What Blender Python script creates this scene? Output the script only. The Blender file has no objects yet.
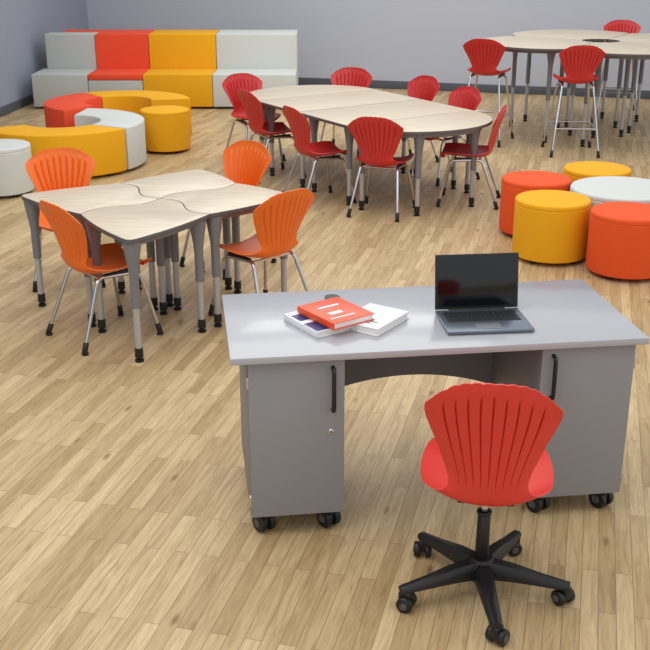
import bpy, bmesh, math, random
from mathutils import Vector, Matrix
random.seed(3)
sc=bpy.context.scene
try:
    sc.view_settings.view_transform='Standard'
except Exception: pass

# ------------------------------------------------------------ materials
def lin(c):
    return tuple(((x/255.)/12.92 if x/255.<=.04045 else ((x/255.+.055)/1.055)**2.4) for x in c)+(1,)
def mat(name,rgb,rough=.5,metal=0,bump=0,bscale=200,var=0,spec=.5,coat=0):
    m=bpy.data.materials.new(name);m.use_nodes=True
    nt=m.node_tree;b=nt.nodes['Principled BSDF']
    col=lin(rgb)
    b.inputs['Base Color'].default_value=col
    b.inputs['Roughness'].default_value=rough
    b.inputs['Metallic'].default_value=metal
    b.inputs['Specular IOR Level'].default_value=spec
    b.inputs['Coat Weight'].default_value=coat
    tc=nt.nodes.new('ShaderNodeTexCoord')
    n=nt.nodes.new('ShaderNodeTexNoise');n.inputs['Scale'].default_value=bscale
    n.inputs['Detail'].default_value=3
    nt.links.new(tc.outputs['Object'],n.inputs['Vector'])
    if var>0:
        mx=nt.nodes.new('ShaderNodeMix');mx.data_type='RGBA'
        mx.inputs[6].default_value=tuple(x*(1-var) for x in col[:3])+(1,)
        mx.inputs[7].default_value=tuple(min(1,x*(1+var)) for x in col[:3])+(1,)
        nt.links.new(n.outputs['Fac'],mx.inputs[0]);nt.links.new(mx.outputs[2],b.inputs['Base Color'])
    if bump>0:
        bp=nt.nodes.new('ShaderNodeBump');bp.inputs['Strength'].default_value=bump
        bp.inputs['Distance'].default_value=.002
        nt.links.new(n.outputs['Fac'],bp.inputs['Height']);nt.links.new(bp.outputs['Normal'],b.inputs['Normal'])
    return m
M={}
M['orange']=mat('orange_plastic',(240,112,30),.4,var=.03,bscale=40)
M['red']=mat('red_plastic',(200,44,44),.42,var=.03,bscale=40)
M['redo']=mat('coral_red_plastic',(220,58,50),.4,var=.03,bscale=40)
M['chrome']=mat('chrome_tube',(205,205,208),.16,1,var=.02)
M['steel']=mat('satin_silver_leg',(186,188,192),.32,.45,var=.02)
M['legg']=mat('grey_painted_steel',(124,126,132),.42,.15,var=.03)
M['black']=mat('black_plastic',(22,22,25),.42,var=.1)
M['edge']=mat('dark_edge_band',(92,90,92),.5,var=.05)
M['cab']=mat('grey_cabinet_laminate',(142,142,145),.5,var=.02,bscale=60)
M['cabside']=mat('grey_cabinet_side',(128,129,134),.5,var=.02,bscale=60)
M['panel']=mat('modesty_panel_grey',(112,112,116),.5,var=.02)
M['top']=mat('light_grey_desktop',(170,170,175),.18,var=.015,bscale=300,coat=.15)
M['tedge']=mat('desktop_edge_band',(176,176,180),.4,var=.02)
M['fy']=mat('yellow_fabric',(236,170,4),.85,bump=.6,bscale=260,var=.12)
M['fo']=mat('orange_fabric',(232,84,28),.85,bump=.6,bscale=260,var=.14)
M['fr']=mat('coral_fabric',(236,78,44),.85,bump=.6,bscale=260,var=.12)
M['fw']=mat('pale_grey_fabric',(208,211,206),.85,bump=.5,bscale=260,var=.06)
M['fg']=mat('grey_vinyl',(184,188,184),.7,bump=.4,bscale=260,var=.05)
M['paper']=mat('book_pages',(240,238,232),.7,var=.04,bscale=90)
M['bwhite']=mat('white_cover',(235,236,240),.35,var=.02)
M['borange']=mat('orange_cover',(236,82,34),.35,var=.03)
M['bblue']=mat('navy_cover',(52,56,110),.35,var=.1)
M['btext']=mat('cover_print_grey',(120,122,135),.5,var=.05)
M['silver']=mat('laptop_aluminium',(120,128,142),.3,.7,var=.02)
M['key']=mat('laptop_keys',(36,37,42),.5,var=.1)
M['screen']=mat('laptop_screen_glass',(10,10,12),.12,var=.1)
def laminate():
    m=mat('maple_laminate',(222,208,184),.35)
    nt=m.node_tree;b=nt.nodes['Principled BSDF']
    tc=nt.nodes.new('ShaderNodeTexCoord');mp=nt.nodes.new('ShaderNodeMapping')
    mp.inputs['Scale'].default_value=(1.2,30,1);mp.inputs['Rotation'].default_value=(0,0,.25)
    n=nt.nodes.new('ShaderNodeTexNoise');n.inputs['Scale'].default_value=3;n.inputs['Detail'].default_value=6
    r=nt.nodes.new('ShaderNodeValToRGB')
    r.color_ramp.elements[0].position=.3;r.color_ramp.elements[0].color=lin((194,178,150))
    r.color_ramp.elements[1].position=.68;r.color_ramp.elements[1].color=lin((216,205,184))
    nt.links.new(tc.outputs['Object'],mp.inputs[0]);nt.links.new(mp.outputs[0],n.inputs['Vector'])
    nt.links.new(n.outputs['Fac'],r.inputs[0]);nt.links.new(r.outputs[0],b.inputs['Base Color'])
    return m
M['lam']=laminate()

# ------------------------------------------------------------ mesh builder
class B:
    def __init__(s): s.bm=bmesh.new(); s.mats=[]
    def mi(s,k):
        if k not in s.mats: s.mats.append(k)
        return s.mats.index(k)
    def add(s,t,k,M4=None,keep=False):
        if M4 is not None: bmesh.ops.transform(t,matrix=M4,verts=t.verts)
        if not keep:
            i=s.mi(k)
            for f in t.faces: f.material_index=i
        me=bpy.data.meshes.new('t');t.to_mesh(me);t.free();s.bm.from_mesh(me);bpy.data.meshes.remove(me)
    def box(s,c,sz,k,bev=.003,rot=None,seg=2):
        t=bmesh.new();bmesh.ops.create_cube(t,size=1)
        bmesh.ops.scale(t,vec=sz,verts=t.verts)
        if bev>0: bmesh.ops.bevel(t,geom=t.edges[:],offset=bev,segments=seg,affect='EDGES',profile=.5)
        m=Matrix.Translation(c)
        if rot is not None: m=m@rot
        s.add(t,k,m)
    def prism(s,pts,z0,z1,k,bev=.003,kside=None,M4=None,seg=2,ktopbev=None):
        t=bmesh.new()
        vs=[t.verts.new((p[0],p[1],z0)) for p in pts]
        f=t.faces.new(vs)
        f.normal_update()
        if f.normal.z<0: f.normal_flip()
        r=bmesh.ops.extrude_face_region(t,geom=[f])
        nv=[g for g in r['geom'] if isinstance(g,bmesh.types.BMVert)]
        bmesh.ops.translate(t,vec=(0,0,z1-z0),verts=nv)
        bmesh.ops.recalc_face_normals(t,faces=t.faces[:])
        if bev>0:
            ed=[e for e in t.edges if len(e.link_faces)==2 and abs(e.verts[0].co.z-e.verts[1].co.z)<1e-6]
            bmesh.ops.bevel(t,geom=ed,offset=bev,segments=seg,affect='EDGES',profile=.5)
        i=s.mi(k);j=s.mi(kside) if kside else i
        t.normal_update()
        for f in t.faces: f.material_index=i if f.normal.z>.9 else j
        s.add(t,k,M4,keep=True)
    def lathe(s,prof,k,c=(0,0,0),seg=24,M4=None):
        t=bmesh.new();rings=[]
        for r,z in prof:
            if r<1e-6: rings.append([t.verts.new((0,0,z))])
            else: rings.append([t.verts.new((r*math.cos(2*math.pi*i/seg),r*math.sin(2*math.pi*i/seg),z)) for i in range(seg)])
        for a,b in zip(rings,rings[1:]):
            for i in range(seg):
                j=(i+1)%seg
                if len(a)==1 and len(b)==1: continue
                if len(a)==1: t.faces.new((a[0],b[j],b[i]))
                elif len(b)==1: t.faces.new((a[i],a[j],b[0]))
                else: t.faces.new((a[i],a[j],b[j],b[i]))
        bmesh.ops.recalc_face_normals(t,faces=t.faces[:])
        m=Matrix.Translation(c)
        if M4 is not None: m=m@M4
        s.add(t,k,m)
    def cyl(s,a,b,r,k,r2=None,seg=16):
        a=Vector(a);b=Vector(b);d=b-a;L=d.length
        q=Vector((0,0,1)).rotation_difference(d.normalized()).to_matrix().to_4x4()
        r2=r if r2 is None else r2
        e=min(.003,r*.3)
        s.lathe([(0,0),(r-e,0),(r,e),(r2,L-e),(r2-e,L),(0,L)],k,c=a,seg=seg,M4=q)
    def tube(s,pts,r,k,fil=.04,seg=10):
        P=[Vector(p) for p in pts];Q=[P[0]]
        for i in range(1,len(P)-1):
            a,b,c=P[i-1],P[i],P[i+1]
            f=min(fil,(a-b).length*.45,(c-b).length*.45)
            p0=b+(a-b).normalized()*f;p1=b+(c-b).normalized()*f
            for j in range(6):
                u=j/5.;Q.append(p0*(1-u)**2+b*2*u*(1-u)+p1*u*u)
        Q.append(P[-1])
        t=bmesh.new();rings=[];n=None
        for i,p in enumerate(Q):
            if i==0: d=(Q[1]-Q[0])
            elif i==len(Q)-1: d=Q[-1]-Q[-2]
            else: d=Q[i+1]-Q[i-1]
            d.normalize()
            if n is None:
                n=d.orthogonal().normalized()
            else:
                n=(n-d*n.dot(d)).normalized()
            bn=d.cross(n)
            rings.append([t.verts.new(p+r*(math.cos(2*math.pi*j/seg)*n+math.sin(2*math.pi*j/seg)*bn)) for j in range(seg)])
        for a,b in zip(rings,rings[1:]):
            for i in range(seg):
                j=(i+1)%seg;t.faces.new((a[i],a[j],b[j],b[i]))
        t.faces.new(rings[0]);t.faces.new(rings[-1])
        bmesh.ops.recalc_face_normals(t,faces=t.faces[:])
        s.add(t,k)
    def mesh(s,name,ang=38):
        me=bpy.data.meshes.new(name);s.bm.to_mesh(me);s.bm.free()
        for k in s.mats: me.materials.append(M[k] if k in M else k)
        for p in me.polygons: p.use_smooth=True
        me.set_sharp_from_angle(angle=math.radians(ang))
        return me
def put(name,me,x=0,y=0,rot=0,z=0):
    o=bpy.data.objects.new(name,me);sc.collection.objects.link(o)
    o.location=(x,y,z);o.rotation_euler=(0,0,rot);return o
def face(dx,dy): return math.atan2(dy,dx)-math.pi/2

# ------------------------------------------------------------ chair shell
KEY=[(.232,.408,.165),(.248,.428,.18),(.232,.447,.20),(.15,.450,.225),(.04,.442,.235),(-.07,.437,.225),(-.145,.445,.185),
     (-.19,.472,.148),(-.212,.515,.140),(-.228,.575,.163),(-.243,.64,.193),(-.262,.705,.220),(-.282,.765,.237),(-.298,.815,.237),(-.304,.845,.222)]
def cat(K,t):
    n=len(K)-1;x=t*n;i=min(int(x),n-1);f=x-i
    g=lambda j:K[max(0,min(n,j))]
    p0,p1,p2,p3=g(i-1),g(i),g(i+1),g(i+2)
    return [.5*((2*b)+(-a+c)*f+(2*a-5*b+4*c-d)*f*f+(-a+3*b-3*c+d)*f**3) for a,b,c,d in zip(p0,p1,p2,p3)]
def shell(bd,k,dz=0,backh=1.0,backw=1.0):
    t=bmesh.new();NU=154;NV=64;g=[]
    for j in range(NV+1):
        tv=j/NV;y,z,w=cat(KEY,tv)
        kb=max(0,min(1,(tv-.47)/.15)); kse=1-kb
        if z>.47 and tv>.45: z=.47+(z-.47)*backh
        w*=1+(backw-1)*kb
        top=max(0,(tv-.70)/.30)
        row=[]
        for i in range(NU+1):
            u=2*i/NU-1
            x=u*w
            yy=y+kb*.055*u*u
            zz=z+kse*(.038*abs(u)**2.6-.012*(1-u*u)*min(1,max(0,tv/.12)))
            fr=max(0,1-tv/.16)
            yy-=fr*.045*abs(u)**3
            zz-=top**1.5*.08*abs(u)**3.2*backh
            # narrow fanned grooves pressed in the back, nearly smooth rim
            ga=max(0,min(1,(tv-.57)/.04))
            cg=(.5+.5*math.cos(u*5.5*2*math.pi)) if abs(u)<.82 else 0
            ge=max(0,min(1,(.925-.05*abs(u)-tv)/.03))
            yy+=ga*ge*(.014*cg**12)
            zz-=top**4*.0025*cg**2*backh
            row.append(Vector((x,yy,zz+dz)))
        g.append(row)
    TH=.006;A_=[];B_=[]
    for j in range(NV+1):
        ra=[];rb=[]
        for i in range(NU+1):
            du=g[j][min(NU,i+1)]-g[j][max(0,i-1)]
            dv=g[min(NV,j+1)][i]-g[max(0,j-1)][i]
            n=du.cross(dv).normalized()
            ra.append(t.verts.new(g[j][i]+n*TH/2));rb.append(t.verts.new(g[j][i]-n*TH/2))
        A_.append(ra);B_.append(rb)
    for j in range(NV):
        for i in range(NU):
            t.faces.new((A_[j][i],A_[j][i+1],A_[j+1][i+1],A_[j+1][i]))
            t.faces.new((B_[j][i],B_[j+1][i],B_[j+1][i+1],B_[j][i+1]))
        for i in (0,NU):
            t.faces.new((A_[j][i],A_[j+1][i],B_[j+1][i],B_[j][i]))
    for j in (0,NV):
        for i in range(NU):
            t.faces.new((A_[j][i],A_[j][i+1],B_[j][i+1],B_[j][i]))
    bmesh.ops.recalc_face_normals(t,faces=t.faces[:])
    bd.add(t,k)

def student_chair(k):
    b=B();shell(b,k,0,1.07)
    for s in (-1,1):
        f=(s*.225,.235,.03);r=(s*.215,-.27,.03)
        b.tube([f,(s*.165,.155,.405),(s*.155,-.10,.418),(s*.165,-.13,.40),r],.0115,'chrome',fil=.05)
        for p,q in ((f,(s*.165,.155,.405)),(r,(s*.165,-.13,.40))):
            p=Vector(p);d=(Vector(q)-p).normalized()
            b.cyl(p-d*.028,p+d*.045,.0165,'black')
            b.cyl((p.x,p.y,0),(p.x,p.y,.014),.02,'black')
        b.box((s*.155,.02,.427),(.03,.2,.012),'black')
    b.tube([(-.165,.12,.41),(.165,.12,.41)],.009,'chrome')
    b.tube([(-.16,-.1,.412),(.16,-.1,.412)],.009,'chrome')
    return b.mesh('chair_mesh_'+k,50)
def stool():
    b=B();D=.33;shell(b,'red',D)
    for s in (-1,1):
        f=Vector((s*.26,.27,.03));r=Vector((s*.25,-.30,.03));ft=Vector((s*.165,.155,.405+D));rt=Vector((s*.165,-.13,.40+D))
        b.tube([f,ft,(s*.155,-.10,.418+D),rt,r],.0115,'chrome',fil=.05)
        for p,q in ((f,ft),(r,rt)):
            d=(q-p).normalized();b.cyl(p-d*.028,p+d*.045,.0165,'black');b.cyl((p.x,p.y,0),(p.x,p.y,.014),.02,'black')
        b.box((s*.155,.02,.427+D),(.03,.2,.012),'black')
    def at(s,fr,h):
        a=Vector((s*.26,.27,.03)) if fr else Vector((s*.25,-.30,.03));c=Vector((s*.165,.155,.405+D)) if fr else Vector((s*.165,-.13,.40+D))
        return a.lerp(c,h)
    h=.38
    b.tube([at(-1,1,h),at(1,1,h)],.009,'chrome');b.tube([at(-1,0,h),at(1,0,h)],.009,'chrome')
    b.tube([at(-1,1,h),at(-1,0,h)],.009,'chrome');b.tube([at(1,1,h),at(1,0,h)],.009,'chrome')
    return b.mesh('stool_mesh',50)

co=student_chair('orange');cr=student_chair('red');st=stool()
for x,y,dx,dy in [(-1.33,5.97,.74,.66),(-.40,6.28,-.68,.73),(-1.80,7.04,.22,-1),(-.72,7.36,-.65,-.75)]:
    put('orange_student_chair',co,x,y,face(dx,dy))
for x,y,dx,dy in [(-.52,10.30,.85,.5),(-.05,9.30,.88,.47),(.50,8.90,.35,.94),(.22,11.58,-.3,-.95),(-.75,11.10,.53,-.85),
                  (.84,10.98,-.8,-.6),(1.16,10.2,-.85,-.53),(1.28,9.25,-.97,.2)]:
    put('red_student_chair',cr,x,y,face(dx,dy))
for x,y,dx,dy in [(1.85,12.15,.4,.92),(2.70,11.5,.05,1),(3.87,14.1,-.2,-1)]:
    put('red_counter_stool',st,x,y,face(dx,dy))

# ------------------------------------------------------------ tables
def leg(b,x,y,h):
    b.lathe([(0,h),(.052,h),(.05,h-.03),(.030,h-.16),(.027,h-.2),(.026,h*.46),(.0,h*.46)],'legg',c=(x,y,0),seg=18)
    b.lathe([(0,h*.47),(.020,h*.47),(.020,.05),(0,.05)],'steel',c=(x,y,0),seg=16)
    b.lathe([(0,.085),(.024,.085),(.025,.03),(.014,.028),(.014,.018),(.026,.014),(.026,0),(0,0)],'black',c=(x,y,0),seg=16)
def table(name,pts,legs,h=.74,th=.028):
    cx=sum(p[0] for p in pts)/len(pts);cy=sum(p[1] for p in pts)/len(pts)
    b=B();q=[(p[0]-cx,p[1]-cy) for p in pts]
    b.prism(q,h-th,h,'lam',.004,'edge')
    # apron frame under the top
    q2=[(p[0]*.82,p[1]*.82) for p in q]
    b.prism(q2,h-th-.035,h-th+.002,'legg',.002)
    for x,y in legs: leg(b,x-cx,y-cy,h-th)
    put(name,b.mesh('table_mesh',35),cx,cy)
def V(p): return Vector((p[0],p[1]))
Cn=V((-1.03,6.40));cor=[V((-1.95,6.49)),V((-1.06,5.43)),V((-.18,6.48)),V((-.87,7.27))]
def curve(a,b,amp,wave=False,n=14,side=1):
    d=b-a;nr=Vector((-d.y,d.x)).normalized()
    return [a+d*(i/n)+nr*amp*side*(math.sin(math.pi*i/n) if not wave else math.sin(2*math.pi*i/n)) for i in range(n+1)]
mids=[]
for i in range(4):
    a,b_=cor[i],cor[(i+1)%4];m=(a+b_)/2;mids.append(m+(Cn-m).normalized()*.085)
seams=[curve(Cn,mids[i],.045,True) for i in range(4)]
for i in range(4):
    c=cor[i];m0=mids[i-1];m1=mids[i]
    d0=(m0-c).normalized();d1=(m1-c).normalized()
    pts=[]
    pts+=seams[i]
    e=curve(m1,c+d1*.08,.02,side=1)
    pts+=e[1:]
    pts+=[c+d1*.04+d0*.008,c+d0*.04+d1*.008]
    e2=curve(c+d0*.08,m0,.02,side=1);pts+=e2
    pts+=list(reversed(seams[i-1]))[1:-1]
    g=sum(pts,Vector((0,0)))/len(pts)
    pts=[g+(p-g)*.992 for p in pts]
    L=[g+(c-g)*.80, g+(m1-g)*.80, g+(m0-g)*.80, g+(Cn-g)*.82]
    table('student_desk',[(p.x,p.y) for p in pts],[(p.x,p.y) for p in L])
# oval group
OC=V((.345,10.05));ax=V((.53,-.85)).normalized();nx=V((ax.y*-1,ax.x));hw=.71
def O(s,n): p=OC+ax*s+nx*n;return (p.x,p.y)
g=.006
def Dend(sign):
    pts=[O(sign*(.80+g),-hw),]
    for i in range(1,30):
        a=-math.pi/2+math.pi*i/30
        pts.append(O(sign*(.80+.69*abs(math.cos(a))**.92),hw*math.sin(a)))
    pts.append(O(sign*(.80+g),hw));return pts
table('conference_table',Dend(-1),[O(-.90,-.59),O(-.90,.59),O(-1.34,-.3),O(-1.34,.3)])
table('conference_table',Dend(1),[O(.90,-.59),O(.90,.59),O(1.32,-.3),O(1.32,.3)])
for s0,s1 in ((-.80,-g),(g,.80)):
    table('conference_table',[O(s0,-hw),O(s1,-hw),O(s1,hw),O(s0,hw)],[O(s0+.1,-.59),O(s1-.1,-.59),O(s1-.1,.59),O(s0+.1,.59)])
# tall tables
HC=V((3.25,12.75))
for d in (192,282,12,102):
    pts=[];L=[]
    for i in range(-20,21):
        ph=i/20*44.6
        r=1.02+.43*(math.cos(math.radians(ph*90/46)))**.7
        a=math.radians(d+ph);pts.append((HC.x+r*math.cos(a),HC.y+r*math.sin(a)))
    for ph in (44,22,0,-22,-44):
        a=math.radians(d+ph);r=.22;pts.append((HC.x+r*math.cos(a),HC.y+r*math.sin(a)))
    for ph,r in ((32,1.0),(-32,1.0),(25,.42),(-25,.42)):
        a=math.radians(d+ph);L.append((HC.x+r*math.cos(a),HC.y+r*math.sin(a)))
    table('standing_height_table',pts,L,h=1.07)

# ------------------------------------------------------------ soft seating
def ottoman(name,k,x,y,r,h=.455):
    b=B();e=.018
    pr=[(0,.03),(r-.02,.03),(r-.004,.035),(r,.05),(r,h-.045),(r-.003,h-.04),(r-.003,h-.036),(r,h-.031)]
    for i in range(7):
        a=math.pi/2*i/6;pr.append((r-e+e*math.cos(a),h-e+e*math.sin(a)))
    pr+=[(r*.6,h+.004),(0,h+.006)]
    b.lathe(pr,k,seg=64)
    for i in range(4):
        a=math.pi/4+i*math.pi/2;b.cyl((.75*r*math.cos(a),.75*r*math.sin(a),0),(.75*r*math.cos(a),.75*r*math.sin(a),.035),.022,'black')
    put(name,b.mesh('ottoman_mesh',30),x,y)
ottoman('yellow_round_ottoman','fy',1.68,7.56,.275)
ottoman('orange_round_ottoman','fo',2.15,7.19,.275)
ottoman('orange_round_ottoman','fo',1.685,8.23,.275)
ottoman('yellow_round_ottoman','fy',2.26,8.60,.275)
ottoman('orange_round_ottoman','fr',2.90,8.30,.275)
ottoman('orange_round_ottoman','fr',2.82,7.43,.275)
ottoman('white_round_ottoman','fw',2.29,7.90,.40)
ottoman('white_round_ottoman','fw',-3.00,9.60,.285)
ottoman('yellow_round_ottoman','fy',-1.76,11.60,.27)
def bench(name,k,cx,cy,a0,a1,ri=.38,ro=.83,h=.455):
    b=B();n=28;pts=[]
    for i in range(n+1):
        a=math.radians(a0+(a1-a0)*i/n);pts.append((ro*math.cos(a),ro*math.sin(a)))
    for i in range(n+1):
        a=math.radians(a1+(a0-a1)*i/n);pts.append((ri*math.cos(a),ri*math.sin(a)))
    b.prism(pts,.03,h,k,.016,seg=3)
    for t_ in (.1,.5,.9):
        a=math.radians(a0+(a1-a0)*t_)
        for r in (ri+.08,ro-.08): b.cyl((r*math.cos(a),r*math.sin(a),0),(r*math.cos(a),r*math.sin(a),.035),.022,'black')
    put(name,b.mesh('bench_mesh',30),cx,cy)
bench('yellow_curved_bench','fy',-2.70,10.85,212,329)
bench('white_curved_bench','fw',-2.70,10.85,331,445)
bench('coral_curved_bench','fr',-2.38,12.2,131,236)
bench('yellow_curved_bench','fy',-2.38,12.2,12,129)
# tiered seating
def tier(name,k,x0,x1,y0,y1,h,ktop=None):
    b=B();g=.006
    w=x1-x0-g;d=y1-y0-g
    if ktop:
        b.box((0,0,.03+(h-.11)/2),(w,d,h-.11),k,.014,seg=3);b.box((0,0,h-.039),(w,d,.078),ktop,.014,seg=3)
    else: b.box((0,0,.03+(h-.03)/2),(w,d,h-.03),k,.014,seg=3)
    for sx in (-1,1):
        for sy in (-1,1): b.cyl((sx*(w/2-.08),sy*(d/2-.08),0),(sx*(w/2-.08),sy*(d/2-.08),.035),.025,'black')
    put(name,b.mesh('tier_mesh',30),(x0+x1)/2,(y0+y1)/2)
X=[-3.96,-3.2,-2.46,-1.52,-.39]
tier('grey_tall_block_seat','fg',-3.9,X[1],15.05,15.38,.93)
b=B()
pts=[(X[1]+.003,15.05),(X[2]-.003,15.05),(X[2]-.003,15.75),(-3.75,15.75),(-3.75,15.39),(X[1]+.003,15.39)]
b.prism([(x+3.1,y-15.4) for x,y in pts],.03,.93,'fr',.014,seg=3)
for x,y in ((X[1]+.1,15.13),(X[2]-.1,15.13),(X[2]-.1,15.65),(-3.65,15.65)): b.cyl((x+3.1,y-15.4,0),(x+3.1,y-15.4,.035),.025,'black')
put('coral_tall_block_seat',b.mesh('tier_mesh',30),-3.1,15.4)
tier('yellow_tall_block_seat','fy',X[2],X[3],15.05,15.75,.93)
tier('white_tall_block_seat','fw',X[3],X[4],15.05,15.75,.93)
tier('grey_low_block_seat','fg',X[0],X[1],14.4,15.05,.465)
tier('grey_low_block_seat','fg',X[1],X[2],14.4,15.05,.465,'fr')
tier('yellow_low_block_seat','fy',X[2],X[3],14.4,15.05,.465)
tier('white_low_block_seat','fw',X[3],X[4],14.4,15.05,.465)

# ------------------------------------------------------------ teacher desk
b=B();W=.828;Dp=.375;T=.80
b.prism([(-W,-Dp),(W,-Dp),(W,Dp),(-W,Dp)],T-.028,T,'top',.003,'tedge')
def caster(b,x,y,ang=0,r=.042,h=.11):
    m=Matrix.Rotation(ang,3,'Z')
    for s in (-1,1):
        a=m@Vector((s*.009,.012,0));c=m@Vector((s*.034,.012,0))
        b.cyl((x+a.x,y+a.y,r),(x+c.x,y+c.y,r),r,'black',seg=24)
        b.cyl((x+c.x,y+c.y,r),(x+c.x*1.0+(c.x-a.x)*.06,y+c.y+(c.y-a.y)*.06,r),r*.45,'edge',seg=16)
    a=m@Vector((0,.006,0));b.box((x+a.x,y+a.y,r+.018),(.03,.045,.05),'black',.006,rot=m.to_4x4())
    b.cyl((x,y,r+.03),(x,y,h),.011,'black')
for s in (-1,1):
    x0=s*(W-(.065 if s<0 else .038));x1=s*(.385 if s<0 else .40);cx=(x0+x1)/2;w=abs(x0-x1)
    z0,z1=.09,T-.028;ch=z1-z0;cz=(z0+z1)/2
    yF=-Dp+.025;yB=Dp-.05
    b.box((cx,(yF+.022+yB)/2,cz),(w,yB-yF-.022,ch),'cabside',.002)
    b.box((cx,yF+.01,cz),(w-.004,.02,ch-.006),'cab',.003)
    for hz in (z0+.07,z1-.09): b.box((x0-s*.002,yF+.018,hz),(.012,.03,.05),'chrome',.002)
    hx=x1+s*.048
    b.tube([(hx,yF,.735),(hx,yF-.03,.73),(hx,yF-.034,.64),(hx,yF-.03,.56),(hx,yF,.555)],.0085,'black',fil=.03)
    b.box((hx,yF-.03,.645),(.017,.009,.14),'black',.003)
    b.cyl((hx+s*.008,yF+.002,.46),(hx+s*.008,yF-.006,.46),.012,'chrome')
    b.cyl((hx+s*.008,yF-.005,.46),(hx+s*.008,yF-.0075,.46),.004,'black')
    for px in (cx-w/2+.06,cx+w/2-.05):
        for py,an in ((yF+.05,.5),(yB-.06,-.4)):
            caster(b,px,py,an,h=.1)
pts=[(-.40,T-.03),(-.40,.32)]
for i in range(1,24):
    u=i/24.;pts.append((-.40+.81*u,.32+.085*math.sin(math.pi*u)**.7))
pts+=[(.41,.32),(.41,T-.03)]
b.prism(pts,-.009,.009,'panel',.002,M4=Matrix.Translation((0,.29,0))@Matrix.Rotation(math.pi/2,4,'X'))
b.box((.388,.26,.66),(.02,.03,.12),'black',.004)
b.box((0,.23,T-.04),(.78,.04,.03),'panel',.002)
b.lathe([(0,T-.0005),(.03,T-.0005),(.034,T+.002),(.034,T+.0035),(.024,T+.005),(0,T+.005)],'black',c=(-.35,.272,0),seg=24)
put('teacher_desk',b.mesh('teacher_desk_mesh',35),.414,4.128,math.radians(7.6))
DZ=T+.0012
S=.9714
# laptop
b=B();w=.355;d=.255
b.box((0,0,.009),(w,d,.014),'silver',.004)
b.box((0,.035,.0163),(w-.05,.115,.0015),'key',.0003)
for r in range(5):
    for c in range(14):
        b.box((-(w-.06)/2+.0105+c*.0211,.083-r*.0225,.0182),(.017,.018,.0025),'key',.0006,seg=1)
b.box((0,-.08,.0165),(.10,.06,.0012),'legg',.0003)
R=Matrix.Translation((0,d/2-.004,.014))@Matrix.Rotation(math.radians(-9),4,'X')
def rb(c,sz,k,bev): 
    t=bmesh.new();bmesh.ops.create_cube(t,size=1);bmesh.ops.scale(t,vec=sz,verts=t.verts)
    bmesh.ops.bevel(t,geom=t.edges[:],offset=bev,segments=2,affect='EDGES',profile=.5)
    b.add(t,k,R@Matrix.Translation(c))
rb((0,.004,.120),(w,.008,.232),'black',.003)
rb((0,-.0008,.122),(w-.02,.0014,.210),'screen',.0004)
b.cyl((-.12,d/2-.004,.015),(.12,d/2-.004,.015),.007,'black')
for sx in (-.15,.15):
    for sy in (-.1,.1): b.cyl((sx,sy,0),(sx,sy,.004),.008,'black')
put('laptop',b.mesh('laptop_mesh',35),.670*S,4.15*S,math.radians(6),DZ)
# books
def book(name,k,x,y,rot,z,w,d,t,deco):
    b=B()
    b.box((0,0,t/2),(w-.008,d-.010,t-.006),'paper',.001)
    b.box((0,0,.0015),(w,d,.003),k,.001);b.box((0,0,t-.0015),(w,d,.003),k,.001)
    b.box((-w/2+.001,0,t/2),(.003,d,t),k,.001)
    for (cx,cy,sx,sy,kk) in deco: b.box((cx*w,cy*d,t+.0002),(sx*w,sy*d,.0008),kk,0)
    put(name,b.mesh('book_mesh',35),x,y,rot,z)
book('white_textbook','bwhite',-.022*S,4.13*S,math.radians(34),DZ,.19,.25,.028,[(-.3,-.28,.36,.4,'bblue'),(.1,-.35,.2,.2,'borange'),(-.3,.2,.3,.3,'bblue')])
book('white_textbook','bwhite',.205*S,4.15*S,math.radians(-34),DZ,.19,.25,.032,[(0,-.25,.6,.04,'btext'),(0,-.33,.4,.03,'btext')])
book('orange_textbook','borange',.045*S,4.14*S,math.radians(36),DZ+.033,.205,.255,.028,[(.0,.2,.5,.05,'bwhite'),(-.1,-.1,.3,.10,'bwhite'),(-.1,-.3,.6,.03,'bwhite')])

# ------------------------------------------------------------ office chair
b=B();shell(b,'redo',.02,1.30,.93)
b.box((0,.0,.438),(.20,.22,.02),'black',.006)
b.tube([(.05,.0,.43),(.20,.03,.425)],.006,'black')
b.cyl((0,0,.30),(0,0,.43),.014,'chrome')
b.cyl((0,0,.33),(0,0,.345),.027,'black')
b.cyl((0,0,.14),(0,0,.335),.026,'black',r2=.023)
b.lathe([(0,.065),(.05,.065),(.055,.08),(.055,.12),(.04,.15),(0,.155)],'black',seg=30)
for i in range(5):
    a=math.radians(272+72*i+8)
    m=Matrix.Rotation(a,4,'Z')
    t=bmesh.new();secs=[(.03,.075,.14,.034),(.12,.078,.13,.030),(.22,.076,.108,.026),(.30,.072,.095,.022),(.325,.073,.092,.018)];rings=[]
    for (x,z0,z1,hw_) in secs:
        rings.append([t.verts.new(v) for v in ((x,-hw_,z0),(x,hw_,z0),(x,hw_,z0+(z1-z0)*.6),(x,hw_*.6,z1),(x,-hw_*.6,z1),(x,-hw_,z0+(z1-z0)*.6))])
    for p,q in zip(rings,rings[1:]):
        for j in range(6): t.faces.new((p[j],p[(j+1)%6],q[(j+1)%6],q[j]))
    t.faces.new(rings[0]);t.faces.new(rings[-1]);bmesh.ops.recalc_face_normals(t,faces=t.faces[:])
    b.add(t,'black',m)
    caster(b,.312*math.cos(a),.312*math.sin(a),a+.8,r=.03,h=.08)
put('red_office_chair',b.mesh('office_chair_mesh',50),.578,3.32,math.radians(-8))

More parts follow.
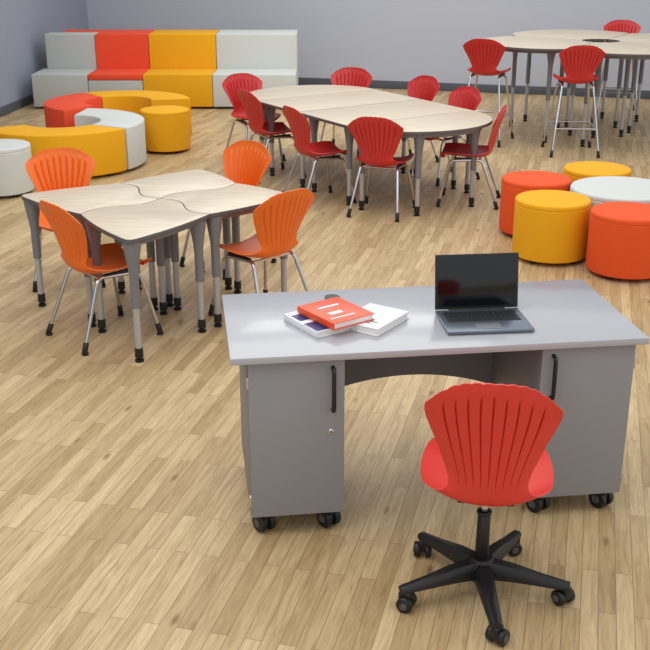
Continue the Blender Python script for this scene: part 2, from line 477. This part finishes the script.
# ------------------------------------------------------------ room
def floor_mat():
    m=bpy.data.materials.new('oak_plank_floor');m.use_nodes=True;nt=m.node_tree;b=nt.nodes['Principled BSDF']
    N=nt.nodes.new;Lk=nt.links.new
    tc=N('ShaderNodeTexCoord');mp=N('ShaderNodeMapping');mp.inputs['Rotation'].default_value=(0,0,-math.radians(90-14))
    Lk(tc.outputs['Object'],mp.inputs[0])
    def brick(c1,c2,mort):
        br=N('ShaderNodeTexBrick');br.offset=.37;br.inputs['Scale'].default_value=1
        br.inputs['Brick Width'].default_value=.72;br.inputs['Row Height'].default_value=.063
        br.inputs['Mortar Size'].default_value=.0012;br.inputs['Mortar Smooth'].default_value=.3
        br.inputs['Color1'].default_value=c1;br.inputs['Color2'].default_value=c2;br.inputs['Mortar'].default_value=mort
        Lk(mp.outputs[0],br.inputs['Vector']);return br
    br=brick(lin((212,187,144)),lin((178,151,109)),lin((128,103,72)))
    mp2=N('ShaderNodeMapping');mp2.inputs['Scale'].default_value=(2.0,24,1);Lk(mp.outputs[0],mp2.inputs[0])
    br2=brick((0,0,0,1),(1,1,1,1),(0,0,0,1))
    ad=N('ShaderNodeVectorMath');ad.operation='MULTIPLY_ADD'
    Lk(br2.outputs['Color'],ad.inputs[0]);ad.inputs[1].default_value=(7,13,3);Lk(mp2.outputs[0],ad.inputs[2])
    n=N('ShaderNodeTexNoise');n.inputs['Scale'].default_value=2.2;n.inputs['Detail'].default_value=8;n.inputs['Roughness'].default_value=.68;n.inputs['Distortion'].default_value=.8
    Lk(ad.outputs[0],n.inputs['Vector'])
    r=N('ShaderNodeValToRGB');r.color_ramp.elements[0].position=.30;r.color_ramp.elements[0].color=(.62,.55,.46,1)
    r.color_ramp.elements[1].position=.60;r.color_ramp.elements[1].color=(1.04,1.04,1.03,1)
    Lk(n.outputs['Fac'],r.inputs[0])
    mx=N('ShaderNodeMix');mx.data_type='RGBA';mx.blend_type='MULTIPLY';mx.inputs[0].default_value=.85
    Lk(br.outputs['Color'],mx.inputs[6]);Lk(r.outputs[0],mx.inputs[7])
    mp3=N('ShaderNodeMapping');mp3.inputs['Scale'].default_value=(2.6,7,1);Lk(mp.outputs[0],mp3.inputs[0])
    vo=N('ShaderNodeTexVoronoi');vo.inputs['Scale'].default_value=1.1;Lk(mp3.outputs[0],vo.inputs['Vector'])
    r3=N('ShaderNodeValToRGB');r3.color_ramp.elements[0].position=.03;r3.color_ramp.elements[0].color=(.42,.32,.22,1);r3.color_ramp.elements[1].position=.14;r3.color_ramp.elements[1].color=(1,1,1,1)
    Lk(vo.outputs['Distance'],r3.inputs[0])
    mx2=N('ShaderNodeMix');mx2.data_type='RGBA';mx2.blend_type='MULTIPLY';mx2.inputs[0].default_value=.85
    Lk(mx.outputs[2],mx2.inputs[6]);Lk(r3.outputs[0],mx2.inputs[7])
    Lk(mx2.outputs[2],b.inputs['Base Color'])
    b.inputs['Roughness'].default_value=.45;b.inputs['Specular IOR Level'].default_value=.3
    bp=N('ShaderNodeBump');bp.inputs['Strength'].default_value=.15;bp.inputs['Distance'].default_value=.002
    Lk(n.outputs['Fac'],bp.inputs['Height']);Lk(bp.outputs['Normal'],b.inputs['Normal'])
    return m
M['floor']=floor_mat()
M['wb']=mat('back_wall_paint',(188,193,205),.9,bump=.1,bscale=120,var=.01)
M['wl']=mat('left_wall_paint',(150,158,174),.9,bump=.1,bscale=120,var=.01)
M['base']=mat('dark_baseboard',(84,88,98),.6,var=.03)
b=B();b.box((1.5,8,-.05),(16,24,.1),'floor',0);put('floor',b.mesh('floor_mesh'))
A=V((-3.85,17.7))
def wall(name,p,q,k,H=4.0,off=.1,kb='base'):
    d=(q-p);L=d.length;a=math.atan2(d.y,d.x)
    b=B();b.box((L/2,off/2,H/2),(L,off,H),k,0);put(name,b.mesh(name+'_m'),p.x,p.y,a)
    b=B();b.box((L/2,-.008,.06),(L,.016,.12),kb,.003)
    put('baseboard_'+name.split('_')[1],b.mesh(name+'_bm'),p.x,p.y,a)
bd=V((1,-.28)).normalized();ld=V((-.10,-1)).normalized()
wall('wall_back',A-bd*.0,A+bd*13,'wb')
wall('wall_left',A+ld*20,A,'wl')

# ------------------------------------------------------------ light
w=bpy.data.worlds.new('World');sc.world=w;w.use_nodes=True
bg=w.node_tree.nodes['Background'];bg.inputs[0].default_value=(.96,.98,1,1);bg.inputs[1].default_value=.93
def area(name,loc,rot,sx,sy,e,col=(1,.99,.97)):
    l=bpy.data.lights.new(name,'AREA');l.shape='RECTANGLE';l.size=sx;l.size_y=sy;l.energy=e;l.color=col
    o=bpy.data.objects.new(name,l);sc.collection.objects.link(o);o.location=loc;o.rotation_euler=rot
area('ceiling_light',(-1.5,3.0,4.6),(0,0,0),3.5,3.5,90)
area('ceiling_light',(0,8.0,4.6),(0,0,0),4,4,85)
area('ceiling_light',(0.5,13,4.6),(0,0,0),5,3,100)

cam=bpy.data.cameras.new('Camera');co_=bpy.data.objects.new('Camera',cam);sc.collection.objects.link(co_)
cam.sensor_width=36;cam.lens=36*1050/650
co_.location=(0,0,2.32);co_.rotation_euler=(math.radians(90)-math.atan(398/1050),0,0)
sc.camera=co_
